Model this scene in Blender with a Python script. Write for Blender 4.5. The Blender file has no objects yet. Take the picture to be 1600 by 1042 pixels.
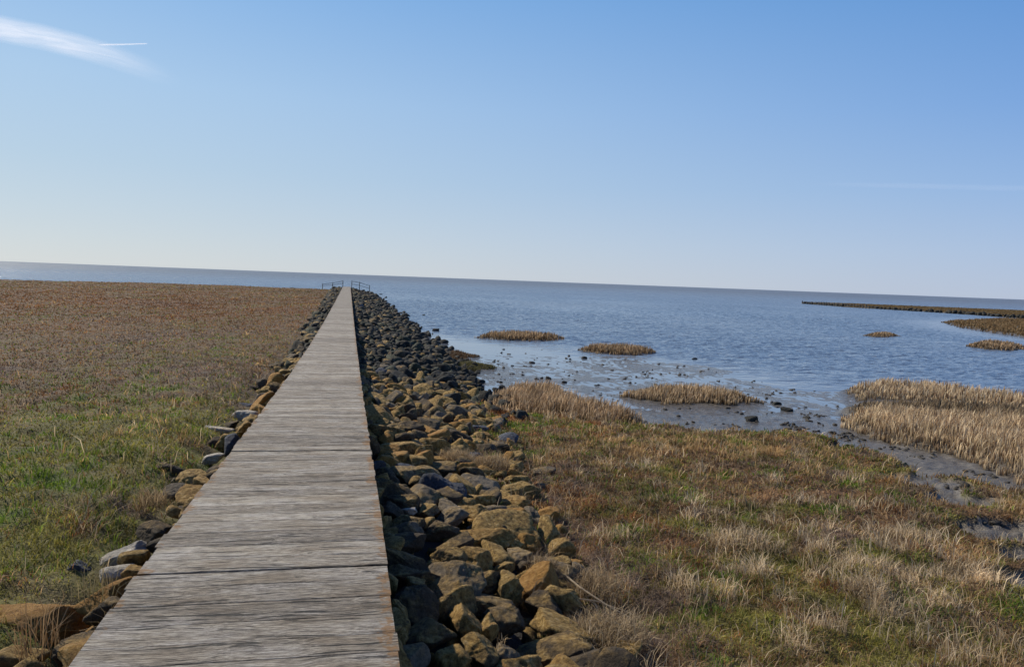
import bpy, math, random
import numpy as np
from mathutils import Vector, Matrix

rng = np.random.default_rng(7)
random.seed(7)
C = bpy.context.scene.collection
R = math.radians
WATER = -1.65
CAMZ = 1.65

# ------------------------------------------------------------------ helpers
PERM = np.random.default_rng(3).permutation(4096).astype(np.int64)
GA = np.random.default_rng(4).random(4096) * 2 * np.pi
GX, GY = np.cos(GA), np.sin(GA)

def noise(x, y, seed=0):
    x = np.asarray(x, float); y = np.asarray(y, float)
    xi = np.floor(x).astype(np.int64); yi = np.floor(y).astype(np.int64)
    xf = x - xi; yf = y - yi
    def g(ix, iy, fx, fy):
        h = PERM[(PERM[(ix + seed * 131) & 4095] + iy) & 4095]
        return GX[h] * fx + GY[h] * fy
    u = xf * xf * xf * (xf * (xf * 6 - 15) + 10); v = yf * yf * yf * (yf * (yf * 6 - 15) + 10)
    a = g(xi, yi, xf, yf); b = g(xi + 1, yi, xf - 1, yf)
    c = g(xi, yi + 1, xf, yf - 1); d = g(xi + 1, yi + 1, xf - 1, yf - 1)
    return (a + u * (b - a) + v * ((c + u * (d - c)) - (a + u * (b - a)))) * 1.5

def fbm(x, y, seed=0, oct=3):
    s = 0; a = 1; f = 1; t = 0
    for i in range(oct):
        s = s + a * noise(np.asarray(x) * f, np.asarray(y) * f, seed + i); t += a; a *= .5; f *= 2.03
    return s / t

def sstep(a, b, x):
    t = np.clip((x - a) / (b - a), 0, 1); return t * t * (3 - 2 * t)

# camera (photograph is 1600 x 1042)
F = 1200.0; YAW = R(12.07); PITCH = R(-3.95); ROLL = R(2.147)
fw = np.array([math.sin(YAW) * math.cos(PITCH), math.cos(YAW) * math.cos(PITCH), math.sin(PITCH)])
r0 = np.array([math.cos(YAW), -math.sin(YAW), 0.0]); u0 = np.cross(r0, fw)
rt = math.cos(ROLL) * r0 + math.sin(ROLL) * u0
up = -math.sin(ROLL) * r0 + math.cos(ROLL) * u0
CAM = np.array([0, 0, CAMZ])

def ray(px, py):
    d = fw + rt * ((px - 800) / F) - up * ((py - 521) / F)
    return d

def at(px, py, z):
    """point of the plane of height z seen at a place of the photograph"""
    d = ray(px, py); t = (z - CAMZ) / d[2]
    return CAM + d * t

def project(P):
    P = np.atleast_2d(P) - CAM
    dz = P @ fw
    return 800 + F * (P @ rt) / dz, 521 - F * (P @ up) / dz, dz

def poly_sd(poly, x, y):
    """signed distance, positive inside"""
    x = np.asarray(x, float); y = np.asarray(y, float)
    d = np.full(x.shape, 1e9); ins = np.zeros(x.shape, bool)
    n = len(poly)
    for i in range(n):
        ax, ay = poly[i]; bx, by = poly[(i + 1) % n]
        ex, ey = bx - ax, by - ay; L = ex * ex + ey * ey + 1e-12
        t = np.clip(((x - ax) * ex + (y - ay) * ey) / L, 0, 1)
        dd = (x - ax - t * ex) ** 2 + (y - ay - t * ey) ** 2
        d = np.minimum(d, dd)
        c = ((ay > y) != (by > y))
        with np.errstate(divide='ignore', invalid='ignore'):
            xx = (bx - ax) * (y - ay) / (by - ay if by != ay else 1e-9) + ax
        ins ^= (c & (x < xx))
    d = np.sqrt(d)
    return np.where(ins, d, -d)

def W(pts, z):
    return [tuple(at(px, py, z)[:2]) for px, py in pts]

def mesh_np(name, verts, faces_list, col=None, smooth=False):
    """faces_list: arrays (n,k) of indices"""
    me = bpy.data.meshes.new(name)
    verts = np.asarray(verts, np.float32)
    me.vertices.add(len(verts)); me.vertices.foreach_set('co', verts.ravel())
    nl = sum(f.size for f in faces_list); nf = sum(len(f) for f in faces_list)
    me.loops.add(nl); me.polygons.add(nf)
    me.loops.foreach_set('vertex_index', np.concatenate([f.ravel() for f in faces_list]).astype(np.int32))
    tot = np.concatenate([np.full(len(f), f.shape[1]) for f in faces_list])
    st = np.concatenate([[0], np.cumsum(tot)[:-1]])
    me.polygons.foreach_set('loop_start', st.astype(np.int32))
    me.polygons.foreach_set('use_smooth', np.full(nf, bool(smooth)))
    if col is not None:
        a = me.attributes.new('col', 'FLOAT_COLOR', 'POINT')
        c = np.ones((len(verts), 4), np.float32); c[:, :col.shape[1]] = col
        a.data.foreach_set('color', c.ravel())
    me.update(calc_edges=True)
    return me

def link(name, me, mat, parent=None, label=None, cat=None, group=None, kind=None):
    o = bpy.data.objects.new(name, me); C.objects.link(o)
    if me is not None and mat is not None: me.materials.append(mat)
    if parent is not None: o.parent = parent
    if label: o['label'] = label
    if cat: o['category'] = cat
    if group: o['group'] = group
    if kind: o['kind'] = kind
    return o

# ------------------------------------------------------------------ materials
def new_mat(name):
    m = bpy.data.materials.new(name); m.use_nodes = True
    nt = m.node_tree; nt.nodes.clear()
    out = nt.nodes.new('ShaderNodeOutputMaterial')
    def N(t, **kw):
        n = nt.nodes.new(t)
        for k, v in kw.items():
            if k in n.inputs.keys(): n.inputs[k].default_value = v
            else: setattr(n, k, v)
        return n
    return m, nt, out, N

def ramp(N, stops, interp='LINEAR'):
    r = N('ShaderNodeValToRGB'); cr = r.color_ramp; cr.interpolation = interp
    while len(cr.elements) < len(stops): cr.elements.new(.5)
    for e, (p, c) in zip(cr.elements, stops):
        e.position = p; e.color = (*c, 1) if len(c) == 3 else c
    return r

def mat_blades(name, trans=.45):
    m, nt, out, N = new_mat(name); L = nt.links.new
    a = N('ShaderNodeAttribute', attribute_name='col')
    d = N('ShaderNodeBsdfPrincipled', Roughness=.6); d.inputs['Specular IOR Level'].default_value = .25
    t = N('ShaderNodeBsdfTranslucent'); mx = N('ShaderNodeMixShader', Fac=trans)
    L(a.outputs['Color'], d.inputs['Base Color']); L(a.outputs['Color'], t.inputs['Color'])
    L(d.outputs[0], mx.inputs[1]); L(t.outputs[0], mx.inputs[2]); L(mx.outputs[0], out.inputs[0])
    return m

def mat_ground():
    m, nt, out, N = new_mat('marsh_ground'); L = nt.links.new
    a = N('ShaderNodeAttribute', attribute_name='col')      # rgb = soil colour, alpha = wetness
    g = N('ShaderNodeNewGeometry')
    n1 = N('ShaderNodeTexNoise', Scale=9.0, Detail=8.0); L(g.outputs['Position'], n1.inputs['Vector'])
    n2 = N('ShaderNodeTexNoise', Scale=45.0, Detail=5.0); L(g.outputs['Position'], n2.inputs['Vector'])
    mr = N('ShaderNodeMapRange'); mr.inputs['From Min'].default_value = .3; mr.inputs['From Max'].default_value = .7
    mr.inputs['To Min'].default_value = .55; mr.inputs['To Max'].default_value = 1.4
    L(n1.outputs['Fac'], mr.inputs['Value'])
    mul = N('ShaderNodeVectorMath', operation='SCALE'); L(a.outputs['Color'], mul.inputs[0]); L(mr.outputs[0], mul.inputs['Scale'])
    p = N('ShaderNodeBsdfPrincipled')
    L(mul.outputs[0], p.inputs['Base Color'])
    rr = N('ShaderNodeMapRange'); L(a.outputs['Alpha'], rr.inputs['Value'])
    rr.inputs['To Min'].default_value = .95; rr.inputs['To Max'].default_value = .15
    radd = N('ShaderNodeMath', operation='MULTIPLY_ADD'); L(n1.outputs['Fac'], radd.inputs[0]); radd.inputs[1].default_value = .25
    L(rr.outputs[0], radd.inputs[2]); 
    rs = N('ShaderNodeMath', operation='SUBTRACT'); L(radd.outputs[0], rs.inputs[0]); rs.inputs[1].default_value = .12
    L(rs.outputs[0], p.inputs['Roughness'])
    b = N('ShaderNodeBump', Strength=.7, Distance=.03); L(n2.outputs['Fac'], b.inputs['Height']); L(b.outputs[0], p.inputs['Normal'])
    L(p.outputs[0], out.inputs[0])
    return m

def mat_water():
    m, nt, out, N = new_mat('sea_water'); L = nt.links.new
    g = N('ShaderNodeNewGeometry')
    a = N('ShaderNodeAttribute', attribute_name='col')       # r = ripple height, g = silt
    def wave(sx, sy, rot, scale, det, dist):
        mp = N('ShaderNodeMapping'); mp.inputs['Scale'].default_value = (sx, sy, 1); mp.inputs['Rotation'].default_value = (0, 0, R(rot))
        L(g.outputs['Position'], mp.inputs['Vector'])
        n = N('ShaderNodeTexNoise', Scale=scale, Detail=det, Distortion=dist); L(mp.outputs[0], n.inputs['Vector'])
        return n.outputs['Fac']
    w1 = wave(.45, 1.0, 14, .85, 3.0, .3)
    w2 = wave(.5, 1.0, -8, 2.8, 3.0, .3)
    w3 = wave(.6, 1.0, 25, 9.0, 2.0, .2)
    patch = wave(.4, 1.0, 10, .06, 3.0, .5)
    ma = N('ShaderNodeMath', operation='MULTIPLY_ADD'); L(w2, ma.inputs[0]); ma.inputs[1].default_value = .38; 
    m0 = N('ShaderNodeMath', operation='MULTIPLY'); L(w1, m0.inputs[0]); m0.inputs[1].default_value = 1.0
    L(m0.outputs[0], ma.inputs[2])
    mb = N('ShaderNodeMath', operation='MULTIPLY_ADD'); L(w3, mb.inputs[0]); mb.inputs[1].default_value = .1; L(ma.outputs[0], mb.inputs[2])
    pr = N('ShaderNodeMapRange'); L(patch, pr.inputs['Value']); pr.inputs['From Min'].default_value = .35; pr.inputs['From Max'].default_value = .65
    pr.inputs['To Min'].default_value = .7; pr.inputs['To Max'].default_value = 1.25
    sep = N('ShaderNodeSeparateColor'); L(a.outputs['Color'], sep.inputs[0])
    st = N('ShaderNodeMath', operation='MULTIPLY'); L(sep.outputs[0], st.inputs[0]); L(pr.outputs[0], st.inputs[1])
    ht = N('ShaderNodeMath', operation='MULTIPLY'); L(mb.outputs[0], ht.inputs[0]); L(st.outputs[0], ht.inputs[1])
    bmp = N('ShaderNodeBump', Strength=1.0, Distance=.3); L(ht.outputs[0], bmp.inputs['Height'])
    p = N('ShaderNodeBsdfPrincipled', Roughness=.06, IOR=1.333)
    mixc = N('ShaderNodeMix', data_type='RGBA')
    L(sep.outputs[1], mixc.inputs[0])
    mixc.inputs[6].default_value = (.115, .155, .215, 1); mixc.inputs[7].default_value = (.15, .135, .12, 1)
    L(mixc.outputs[2], p.inputs['Base Color']); L(sep.outputs[2], p.inputs['Roughness']); L(bmp.outputs[0], p.inputs['Normal'])
    L(p.outputs[0], out.inputs[0])
    return m

def mat_wood(name, dark=1.0, lichen=True):
    m, nt, out, N = new_mat(name); L = nt.links.new
    g = N('ShaderNodeNewGeometry'); oi = N('ShaderNodeObjectInfo')
    at_ = N('ShaderNodeAttribute', attribute_name='col')     # r = plank tone, g = random offset, b = edge closeness
    sep = N('ShaderNodeSeparateColor'); L(at_.outputs['Color'], sep.inputs[0])
    off = N('ShaderNodeCombineXYZ'); L(sep.outputs[1], off.inputs[0]); 
    sc = N('ShaderNodeVectorMath', operation='SCALE'); L(off.outputs[0], sc.inputs[0]); sc.inputs['Scale'].default_value = 17.0
    addv = N('ShaderNodeVectorMath', operation='ADD'); L(g.outputs['Position'], addv.inputs[0]); L(sc.outputs[0], addv.inputs[1])
    # slow wobble so that the fibres wander
    wn = N('ShaderNodeTexNoise', Scale=1.7, Detail=2.0); L(addv.outputs[0], wn.inputs['Vector'])
    wv = N('ShaderNodeVectorMath', operation='SCALE'); L(wn.outputs['Color'], wv.inputs[0]); wv.inputs['Scale'].default_value = .10
    av = N('ShaderNodeVectorMath', operation='ADD'); L(addv.outputs[0], av.inputs[0]); L(wv.outputs[0], av.inputs[1])
    def grain(sx, sy, det, rough=.6):
        mp = N('ShaderNodeMapping'); mp.inputs['Scale'].default_value = (sx, sy, sy)
        L(av.outputs[0], mp.inputs['Vector'])
        n = N('ShaderNodeTexNoise', Scale=1.0, Detail=det, Roughness=rough); L(mp.outputs[0], n.inputs['Vector']); return n
    gf = grain(14.0, 190.0, 6.0, .75); gm = grain(9.0, 100.0, 7.0, .8); gc = grain(1.7, 36.0, 5.0, .6); bl = grain(2.2, 6.5, 5.0)
    kn = N('ShaderNodeTexNoise', Scale=30.0, Detail=6.0); L(g.outputs['Position'], kn.inputs['Vector'])
    col = ramp(N, [(.41, (.045, .038, .031)), (.465, (.165, .142, .116)), (.525, (.32, .287, .243)), (.61, (.58, .54, .47))])
    mixf = N('ShaderNodeMath', operation='MULTIPLY_ADD'); L(gf.outputs['Fac'], mixf.inputs[0]); mixf.inputs[1].default_value = .45
    mg = N('ShaderNodeMath', operation='MULTIPLY'); L(gm.outputs['Fac'], mg.inputs[0]); mg.inputs[1].default_value = .62; L(mg.outputs[0], mixf.inputs[2])
    tn = N('ShaderNodeMath', operation='ADD'); L(mixf.outputs[0], tn.inputs[0]); L(sep.outputs[0], tn.inputs[1])
    L(tn.outputs[0], col.inputs[0])
    # blotches of brown
    br = N('ShaderNodeMix', data_type='RGBA', blend_type='MULTIPLY'); 
    blr = ramp(N, [(.35, (1.1, 1.1, 1.1)), (.5, (.95, .91, .83)), (.66, (.68, .60, .49))])
    L(bl.outputs['Fac'], blr.inputs[0]); br.inputs[0].default_value = 1.0
    L(col.outputs[0], br.inputs[6]); L(blr.outputs[0], br.inputs[7])
    # cracks
    ck = ramp(N, [(.37, (0.02, .02, .02)), (.405, (1, 1, 1))]); L(gc.outputs['Fac'], ck.inputs[0])
    cm = N('ShaderNodeMix', data_type='RGBA', blend_type='MULTIPLY'); cm.inputs[0].default_value = .85
    L(br.outputs[2], cm.inputs[6]); L(ck.outputs[0], cm.inputs[7])
    last = cm.outputs[2]
    if lichen:
        px_ = N('ShaderNodeSeparateXYZ'); L(g.outputs['Position'], px_.inputs[0])
        e1 = N('ShaderNodeMapRange'); L(px_.outputs[0], e1.inputs['Value']); e1.inputs['From Min'].default_value = XR - .17; e1.inputs['From Max'].default_value = XR - .03; e1.inputs['To Max'].default_value = .66
        e2 = N('ShaderNodeMapRange'); L(px_.outputs[0], e2.inputs['Value']); e2.inputs['From Min'].default_value = XL + .14; e2.inputs['From Max'].default_value = XL + .02; e2.inputs['To Max'].default_value = .55
        em = N('ShaderNodeMath', operation='MAXIMUM'); L(e1.outputs[0], em.inputs[0]); L(e2.outputs[0], em.inputs[1])
        ln = N('ShaderNodeMath', operation='MULTIPLY_ADD'); L(kn.outputs['Fac'], ln.inputs[0]); ln.inputs[1].default_value = 1.0
        L(em.outputs[0], ln.inputs[2])
        l3 = N('ShaderNodeTexNoise', Scale=4.0, Detail=3.0); L(g.outputs['Position'], l3.inputs['Vector'])
        l4 = N('ShaderNodeMath', operation='MULTIPLY_ADD'); L(l3.outputs['Fac'], l4.inputs[0]); l4.inputs[1].default_value = 1.5; L(ln.outputs[0], l4.inputs[2])
        lr = ramp(N, [(.0, (0, 0, 0)), (1, (1, 1, 1))]); 
        lm = N('ShaderNodeMapRange'); L(l4.outputs[0], lm.inputs['Value']); lm.inputs['From Min'].default_value = 1.84; lm.inputs['From Max'].default_value = 2.02
        lm.inputs['To Max'].default_value = .75
        lx = N('ShaderNodeMix', data_type='RGBA'); L(lm.outputs[0], lx.inputs[0]); L(last, lx.inputs[6]); lx.inputs[7].default_value = (.26, .13, .035, 1)
        last = lx.outputs[2]
    dk = N('ShaderNodeVectorMath', operation='SCALE'); L(last, dk.inputs[0]); dk.inputs['Scale'].default_value = dark
    p = N('ShaderNodeBsdfPrincipled', Roughness=.75); L(dk.outputs[0], p.inputs['Base Color'])
    p.inputs['Specular IOR Level'].default_value = .35
    hsum = N('ShaderNodeMath', operation='MULTIPLY_ADD'); L(ck.outputs[0], hsum.inputs[0]); hsum.inputs[1].default_value = 1.2; L(mixf.outputs[0], hsum.inputs[2])
    b = N('ShaderNodeBump', Strength=1.0, Distance=.016); L(hsum.outputs[0], b.inputs['Height']); L(b.outputs[0], p.inputs['Normal'])
    L(p.outputs[0], out.inputs[0])
    return m

def mat_rock():
    m, nt, out, N = new_mat('boulder_stone'); L = nt.links.new
    a = N('ShaderNodeAttribute', attribute_name='col')       # rgb = stone tone, alpha = lichen cover
    g = N('ShaderNodeNewGeometry')
    def nz(sc, det, ro=.6):
        n = N('ShaderNodeTexNoise', Scale=sc, Detail=det, Roughness=ro); L(g.outputs['Position'], n.inputs['Vector']); return n.outputs['Fac']
    n1 = nz(7, 8); n2 = nz(24, 9, .75); n3 = nz(110, 5, .7)
    vor = N('ShaderNodeTexVoronoi', Scale=16.0, feature='DISTANCE_TO_EDGE'); L(g.outputs['Position'], vor.inputs['Vector'])
    mr = N('ShaderNodeMapRange'); L(n2, mr.inputs['Value']); mr.inputs['From Min'].default_value = .32; mr.inputs['From Max'].default_value = .68
    mr.inputs['To Min'].default_value = .45; mr.inputs['To Max'].default_value = 1.5
    base = N('ShaderNodeVectorMath', operation='SCALE'); L(a.outputs['Color'], base.inputs[0]); L(mr.outputs[0], base.inputs['Scale'])
    sx = N('ShaderNodeSeparateXYZ'); L(g.outputs['Normal'], sx.inputs[0])
    lr = ramp(N, [(.36, (.09, .055, .018)), (.46, (.27, .165, .042)), (.56, (.48, .31, .095)), (.70, (.68, .54, .31))]); L(n2, lr.inputs[0])
    # lichen mask
    q = N('ShaderNodeMath', operation='MULTIPLY_ADD'); L(sx.outputs[2], q.inputs[0]); q.inputs[1].default_value = .22; L(a.outputs['Alpha'], q.inputs[2])
    q2 = N('ShaderNodeMath', operation='MULTIPLY_ADD'); L(n1, q2.inputs[0]); q2.inputs[1].default_value = 1.1; L(q.outputs[0], q2.inputs[2])
    q3 = N('ShaderNodeMath', operation='MULTIPLY_ADD'); L(n3, q3.inputs[0]); q3.inputs[1].default_value = .35; L(q2.outputs[0], q3.inputs[2])
    lm = N('ShaderNodeMapRange'); L(q3.outputs[0], lm.inputs['Value']); lm.inputs['From Min'].default_value = 1.12; lm.inputs['From Max'].default_value = 1.45; lm.inputs['To Max'].default_value = .9
    om = N('ShaderNodeMapRange'); L(a.outputs['Alpha'], om.inputs['Value']); om.inputs['From Min'].default_value = .72; om.inputs['From Max'].default_value = .95; om.inputs['To Max'].default_value = .6
    orr = N('ShaderNodeMix', data_type='RGBA'); L(om.outputs[0], orr.inputs[0]); L(lr.outputs[0], orr.inputs[6]); orr.inputs[7].default_value = (.42, .19, .03, 1)
    mx = N('ShaderNodeMix', data_type='RGBA'); L(lm.outputs[0], mx.inputs[0]); L(base.outputs[0], mx.inputs[6]); L(orr.outputs[2], mx.inputs[7])
    p = N('ShaderNodeBsdfPrincipled', Roughness=.8); L(mx.outputs[2], p.inputs['Base Color']); p.inputs['Specular IOR Level'].default_value = .3
    h = N('ShaderNodeMath', operation='MULTIPLY_ADD'); L(n3, h.inputs[0]); h.inputs[1].default_value = .35; L(n2, h.inputs[2])
    h2 = N('ShaderNodeMath', operation='MULTIPLY_ADD'); L(n1, h2.inputs[0]); h2.inputs[1].default_value = 1.5; L(h.outputs[0], h2.inputs[2])
    b = N('ShaderNodeBump', Strength=1.0, Distance=.045); L(h2.outputs[0], b.inputs['Height']); L(b.outputs[0], p.inputs['Normal'])
    L(p.outputs[0], out.inputs[0])
    return m

def mat_cloud(dens, scale, name):
    m, nt, out, N = new_mat(name); L = nt.links.new
    a = N('ShaderNodeAttribute', attribute_name='col')       # r = density
    g = N('ShaderNodeNewGeometry')
    sp0 = N('ShaderNodeSeparateColor'); L(a.outputs['Color'], sp0.inputs[0])
    u5 = N('ShaderNodeMath', operation='MULTIPLY'); L(sp0.outputs[1], u5.inputs[0]); u5.inputs[1].default_value = 7.0
    v5 = N('ShaderNodeMath', operation='MULTIPLY_ADD'); L(sp0.outputs[1], v5.inputs[0]); v5.inputs[1].default_value = 3.0
    v6 = N('ShaderNodeMath', operation='MULTIPLY'); L(sp0.outputs[2], v6.inputs[0]); v6.inputs[1].default_value = 2.6; L(v6.outputs[0], v5.inputs[2])
    cb = N('ShaderNodeCombineXYZ'); L(u5.outputs[0], cb.inputs[0]); L(v5.outputs[0], cb.inputs[1])
    n = N('ShaderNodeTexNoise', Scale=1.0, Detail=7.0, Roughness=.6, Distortion=.4); L(cb.outputs[0], n.inputs['Vector'])
    mr = N('ShaderNodeMapRange'); L(n.outputs['Fac'], mr.inputs['Value']); mr.inputs['From Min'].default_value = .25; mr.inputs['From Max'].default_value = .7
    mr.inputs['To Min'].default_value = .35
    sep = N('ShaderNodeSeparateColor'); L(a.outputs['Color'], sep.inputs[0])
    mu = N('ShaderNodeMath', operation='MULTIPLY'); L(sep.outputs[0], mu.inputs[0]); L(mr.outputs[0], mu.inputs[1])
    m2 = N('ShaderNodeMath', operation='MULTIPLY'); L(mu.outputs[0], m2.inputs[0]); m2.inputs[1].default_value = dens
    t = N('ShaderNodeBsdfTranslucent'); t.inputs[0].default_value = (.95, .95, .95, 1)
    tr = N('ShaderNodeBsdfTransparent'); mx = N('ShaderNodeMixShader')
    L(m2.outputs[0], mx.inputs[0]); L(tr.outputs[0], mx.inputs[1]); L(t.outputs[0], mx.inputs[2]); L(mx.outputs[0], out.inputs[0])
    return m

XL, XR = -1.085, 0.25
M_ground = mat_ground(); M_water = mat_water(); M_rock = mat_rock()
M_deck = mat_wood('weathered_planks'); M_post = mat_wood('dark_timber', .35, False)
M_grass = mat_blades('marsh_grass_blades', .45); M_reed = mat_blades('dry_reed_blades', .4)

# ------------------------------------------------------------------ layout of the place
DY = np.array([-10, 0, 3, 5, 7.8, 11, 14.6, 22, 36, 60, 90, 143, 400.])
DZ = np.array([0, 0, 0, -.01, -.10, -.20, -.30, -.43, -.55, -.61, -.61, -.61, -.61])
def deckz(y): return np.interp(y, DY, DZ)
XL, XR = -1.085, 0.25
END = 141.0

def bankw(y):
    return np.interp(y, [0, 3, 5, 6.8, 8.2, 11, 14, 21, 29, 36, 51, 90, 141], [1.5, 1.6, 1.75, 1.95, 2.1, 2.35, 2.75, 3.3, 3.8, 3.8, 3.8, 3.55, 3.2])
def leftw(y):
    return np.interp(y, [0, 3, 4, 6, 9, 12, 14, 18, 30, 60, 141], [.95, .9, .75, .68, .62, .62, .70, .80, .95, 1.25, 2.0])

# outlines read off the photograph
MARSH = W([(690, 660), (745, 632), (785, 612), (880, 610), (905, 630), (1012, 660), (965, 669), (1060, 674), (1130, 680), (1240, 686), (1300, 697), (1350, 720), (1400, 742), (1460, 766), (1525, 776), (1575, 784), (1650, 806), (1780, 830), (1900, 900), (1900, 1100)], -1.42) + [(9, -8), (-.2, -8), (-.2, 14)]
REEDB = W([(1322, 606), (1345, 622), (1318, 640), (1335, 662), (1400, 688), (1480, 708), (1530, 724), (1575, 748), (1650, 775), (1900, 830), (2300, 740), (2100, 650), (1600, 622), (1450, 604), (1370, 599)], -1.50)
SOLID = W([(950, 628), (1000, 616), (1100, 636), (1180, 634), (1230, 622), (1330, 625), (1400, 660), (1500, 700), (1700, 780), (1900, 950), (1750, 1030), (1500, 900), (1440, 760), (1300, 705), (1240, 690), (1060, 680), (980, 672)], -1.62)
FLAT = W([(640, 520), (745, 533), (830, 540), (900, 553), (1000, 560), (1100, 574), (1180, 590), (1240, 606), (1340, 612), (1500, 660), (1400, 760), (1100, 720), (900, 700), (640, 640)], -1.65)
CHANNEL = W([(1460, 760), (1500, 752), (1560, 775), (1640, 800), (1700, 960), (1600, 900), (1545, 850), (1500, 800)], -1.40)
SHORE_FAR = W([(1472, 503), (1500, 511), (1535, 517), (1600, 526), (1800, 550), (1950, 556), (1950, 518), (1700, 505), (1560, 499)], -1.6)
SPIT = W([(1258, 474), (1330, 480), (1420, 485), (1500, 490), (1600, 497), (1800, 510), (1800, 495), (1600, 487), (1450, 481), (1330, 476)], -1.6)
I1 = W([(745, 527), (790, 531), (850, 532), (884, 529), (860, 525), (800, 522), (760, 523)], -1.62)
I2 = W([(900, 546), (940, 552), (990, 554), (1030, 551), (1000, 545), (940, 542)], -1.62)
I3 = W([(974, 617), (1010, 626), (1080, 632), (1150, 632), (1182, 628), (1150, 617), (1080, 612), (1010, 611)], -1.60)
I4 = W([(1350, 524), (1372, 527), (1404, 525), (1390, 521), (1365, 521)], -1.62)
I5 = W([(1510, 540), (1540, 545), (1580, 547), (1605, 544), (1580, 539), (1535, 536)], -1.62)
I6 = W([(688, 560), (720, 563), (744, 556), (715, 551), (690, 552)], -1.60)
I7 = W([(695, 576), (740, 580), (775, 574), (740, 567), (700, 568)], -1.60)
ISLES = [I1, I2, I3, I4, I5, I6, I7]

BARE = [(*at(px, py, -1.15)[:2], rx, ry) for px, py, rx, ry in [(1440, 756, .6, .6), (1530, 792, .5, .25), (1480, 784, .4, .2), (1555, 832, .6, .3), (1600, 850, .6, .35), (1625, 890, .4, .4), (1660, 940, .5, .4)]]
def bare(x, y):
    b = np.zeros(np.shape(x)); j = fbm(x * 1.6, y * 1.6, 190) * .9
    for cx_, cy_, rx, ry in BARE: b = np.maximum(b, np.exp(-(((x - cx_) / rx) ** 2 + ((y - cy_) / ry) ** 2) * (1 + j)) )
    return sstep(.32, .5, b + .12 * fbm(x * 4, y * 4, 191))
def marsh_edge(x):
    return np.interp(x, [-400, -60, -38, -20, -12, -5, 5], [130, 128, 150, 154, 146, 142, 141]) + fbm(x * .12, x * 0, 41) * 3

def height(x, y, detail=True):
    x = np.asarray(x, float); y = np.asarray(y, float)
    dz = deckz(y)
    n1 = fbm(x * .9, y * .9, 1); n2 = fbm(x * 3.1, y * 3.1, 5); n0 = fbm(x * .15, y * .15, 9)
    bed = np.full(x.shape, -2.3) + n0 * .1
    # left marsh
    hl = dz - .36 - .13 * sstep(2, 12, XL - x) + np.interp(y, [0, 10, 40, 140], [0, -.02, -.06, -.12]) + n1 * .10 + n2 * .06 + n0 * .12
    hl = hl - .26 * np.exp(-((x - (XL - .25)) / .5) ** 2)
    el = sstep(0, 5, marsh_edge(x) - y)
    left = bed + (hl - bed) * el
    # right side
    sdM = poly_sd(MARSH, x, y) + n1 * .6 + fbm(x * 2.5, y * 2.5, 17) * .3
    sdS = poly_sd(SOLID, x, y) + n1 * .6; sdF = poly_sd(FLAT, x, y) + n1 * .9 + n0 * 3
    sdR = poly_sd(REEDB, x, y) + n1 * .3
    plate = np.interp(y, [0, 5, 10, 17, 30], [-.92, -.96, -1.10, -1.40, -1.46]) + n1 * .09 + n2 * .07
    h = bed.copy()
    f = WATER + n0 * .02 + n1 * .022 + n2 * .02 + fbm(x * 5, y * 5, 23) * .03 + .002 - .02 * sstep(26, 38, y)
    h = h + (f - h) * sstep(-1.5, .8, sdF)
    chn = np.interp(y, [4, 10, 16, 24], [-1.25, -1.36, -1.54, -1.62])
    clod = np.abs(fbm(x * 2.2, y * 2.2, 27)) * .09 * sstep(22, 15, y)
    s = np.maximum(np.interp(y, [8, 12, 15.5, 21], [-1.33, -1.49, -1.630, -1.656]), -1.656) + n0 * .03 + n1 * .032 + n2 * .026 + fbm(x * 6, y * 6, 29) * .02 + clod
    h = np.where(sdS > -1.2, h + (s - h) * sstep(-1.2, .5, sdS), h)
    plate = plate - .09 * bare(x, y) + .06 * bare(x, y) * fbm(x * 7, y * 7, 192)
    h = h + (plate - h) * sstep(-.12, .22, sdM)
    rp = WATER + .15 + n1 * .05 + np.interp(y, [10, 20], [.18, 0])
    h = np.maximum(h, h + (rp - h) * sstep(-.15, .25, sdR))
    for P in ISLES:
        h = np.maximum(h, h + (WATER + .05 - h) * sstep(-.5, .2, poly_sd(P, x, y)))
    for P, t in ((SHORE_FAR, .15), (SPIT, .25)):
        h = np.maximum(h, h + (WATER + t + n1 * .05 - h) * sstep(-1.5, 1.0, poly_sd(P, x, y) + n1 * .8))
    # stone bank to the right of the boardwalk
    bw = bankw(y); t = np.clip((x - XR) / bw, 0, 1.6)
    core = (dz - .62) + (np.maximum(h, -1.95) - .12 - (dz - .62)) * np.clip(t, 0, 1) ** .9
    endf = sstep(END + 3, END - 1, y)
    blend = sstep(1.12, .86, t) * endf
    right = h + (core - h) * blend
    mixx = sstep(XL + .1, XR - .1, x)
    mid = np.where(y > END, bed + (np.minimum(left, -1.0) - bed) * endf, 0)
    out = left * (1 - mixx) + right * mixx
    return out

def bank_top(x, y):
    """mean height of the top of the stones"""
    dz = deckz(y); t = np.clip((x - XR) / bankw(y), 0, 1.2)
    hf = height(x, y)
    top = dz - .34 - .02
    foot = np.interp(y, [0, 5, 10, 17, 24, 36, 141], [-.86, -.90, -1.04, -1.34, -1.52, -1.62, -1.62])
    r = top + (foot - top) * t
    l = dz - .26 - .22 * np.clip((XL - x) / leftw(y), 0, 1)
    return np.where(x > (XL + XR) / 2, r, l)

def hit_bank(px, py):
    d = ray(px, py); t = np.concatenate([np.arange(2.5, 12, .02), np.arange(12, 160, .1)])
    P = CAM + d[None, :] * t[:, None]
    k = np.argmax(P[:, 2] < bank_top(P[:, 0], P[:, 1]))
    return P[k], t[k]

def hit_ground(px, py):
    d = ray(px, py); t = np.exp(np.linspace(math.log(2.5), math.log(250), 900))
    P = CAM + d[None, :] * t[:, None]
    k = np.argmax(P[:, 2] < height(P[:, 0], P[:, 1]))
    return P[k], t[k]

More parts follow.
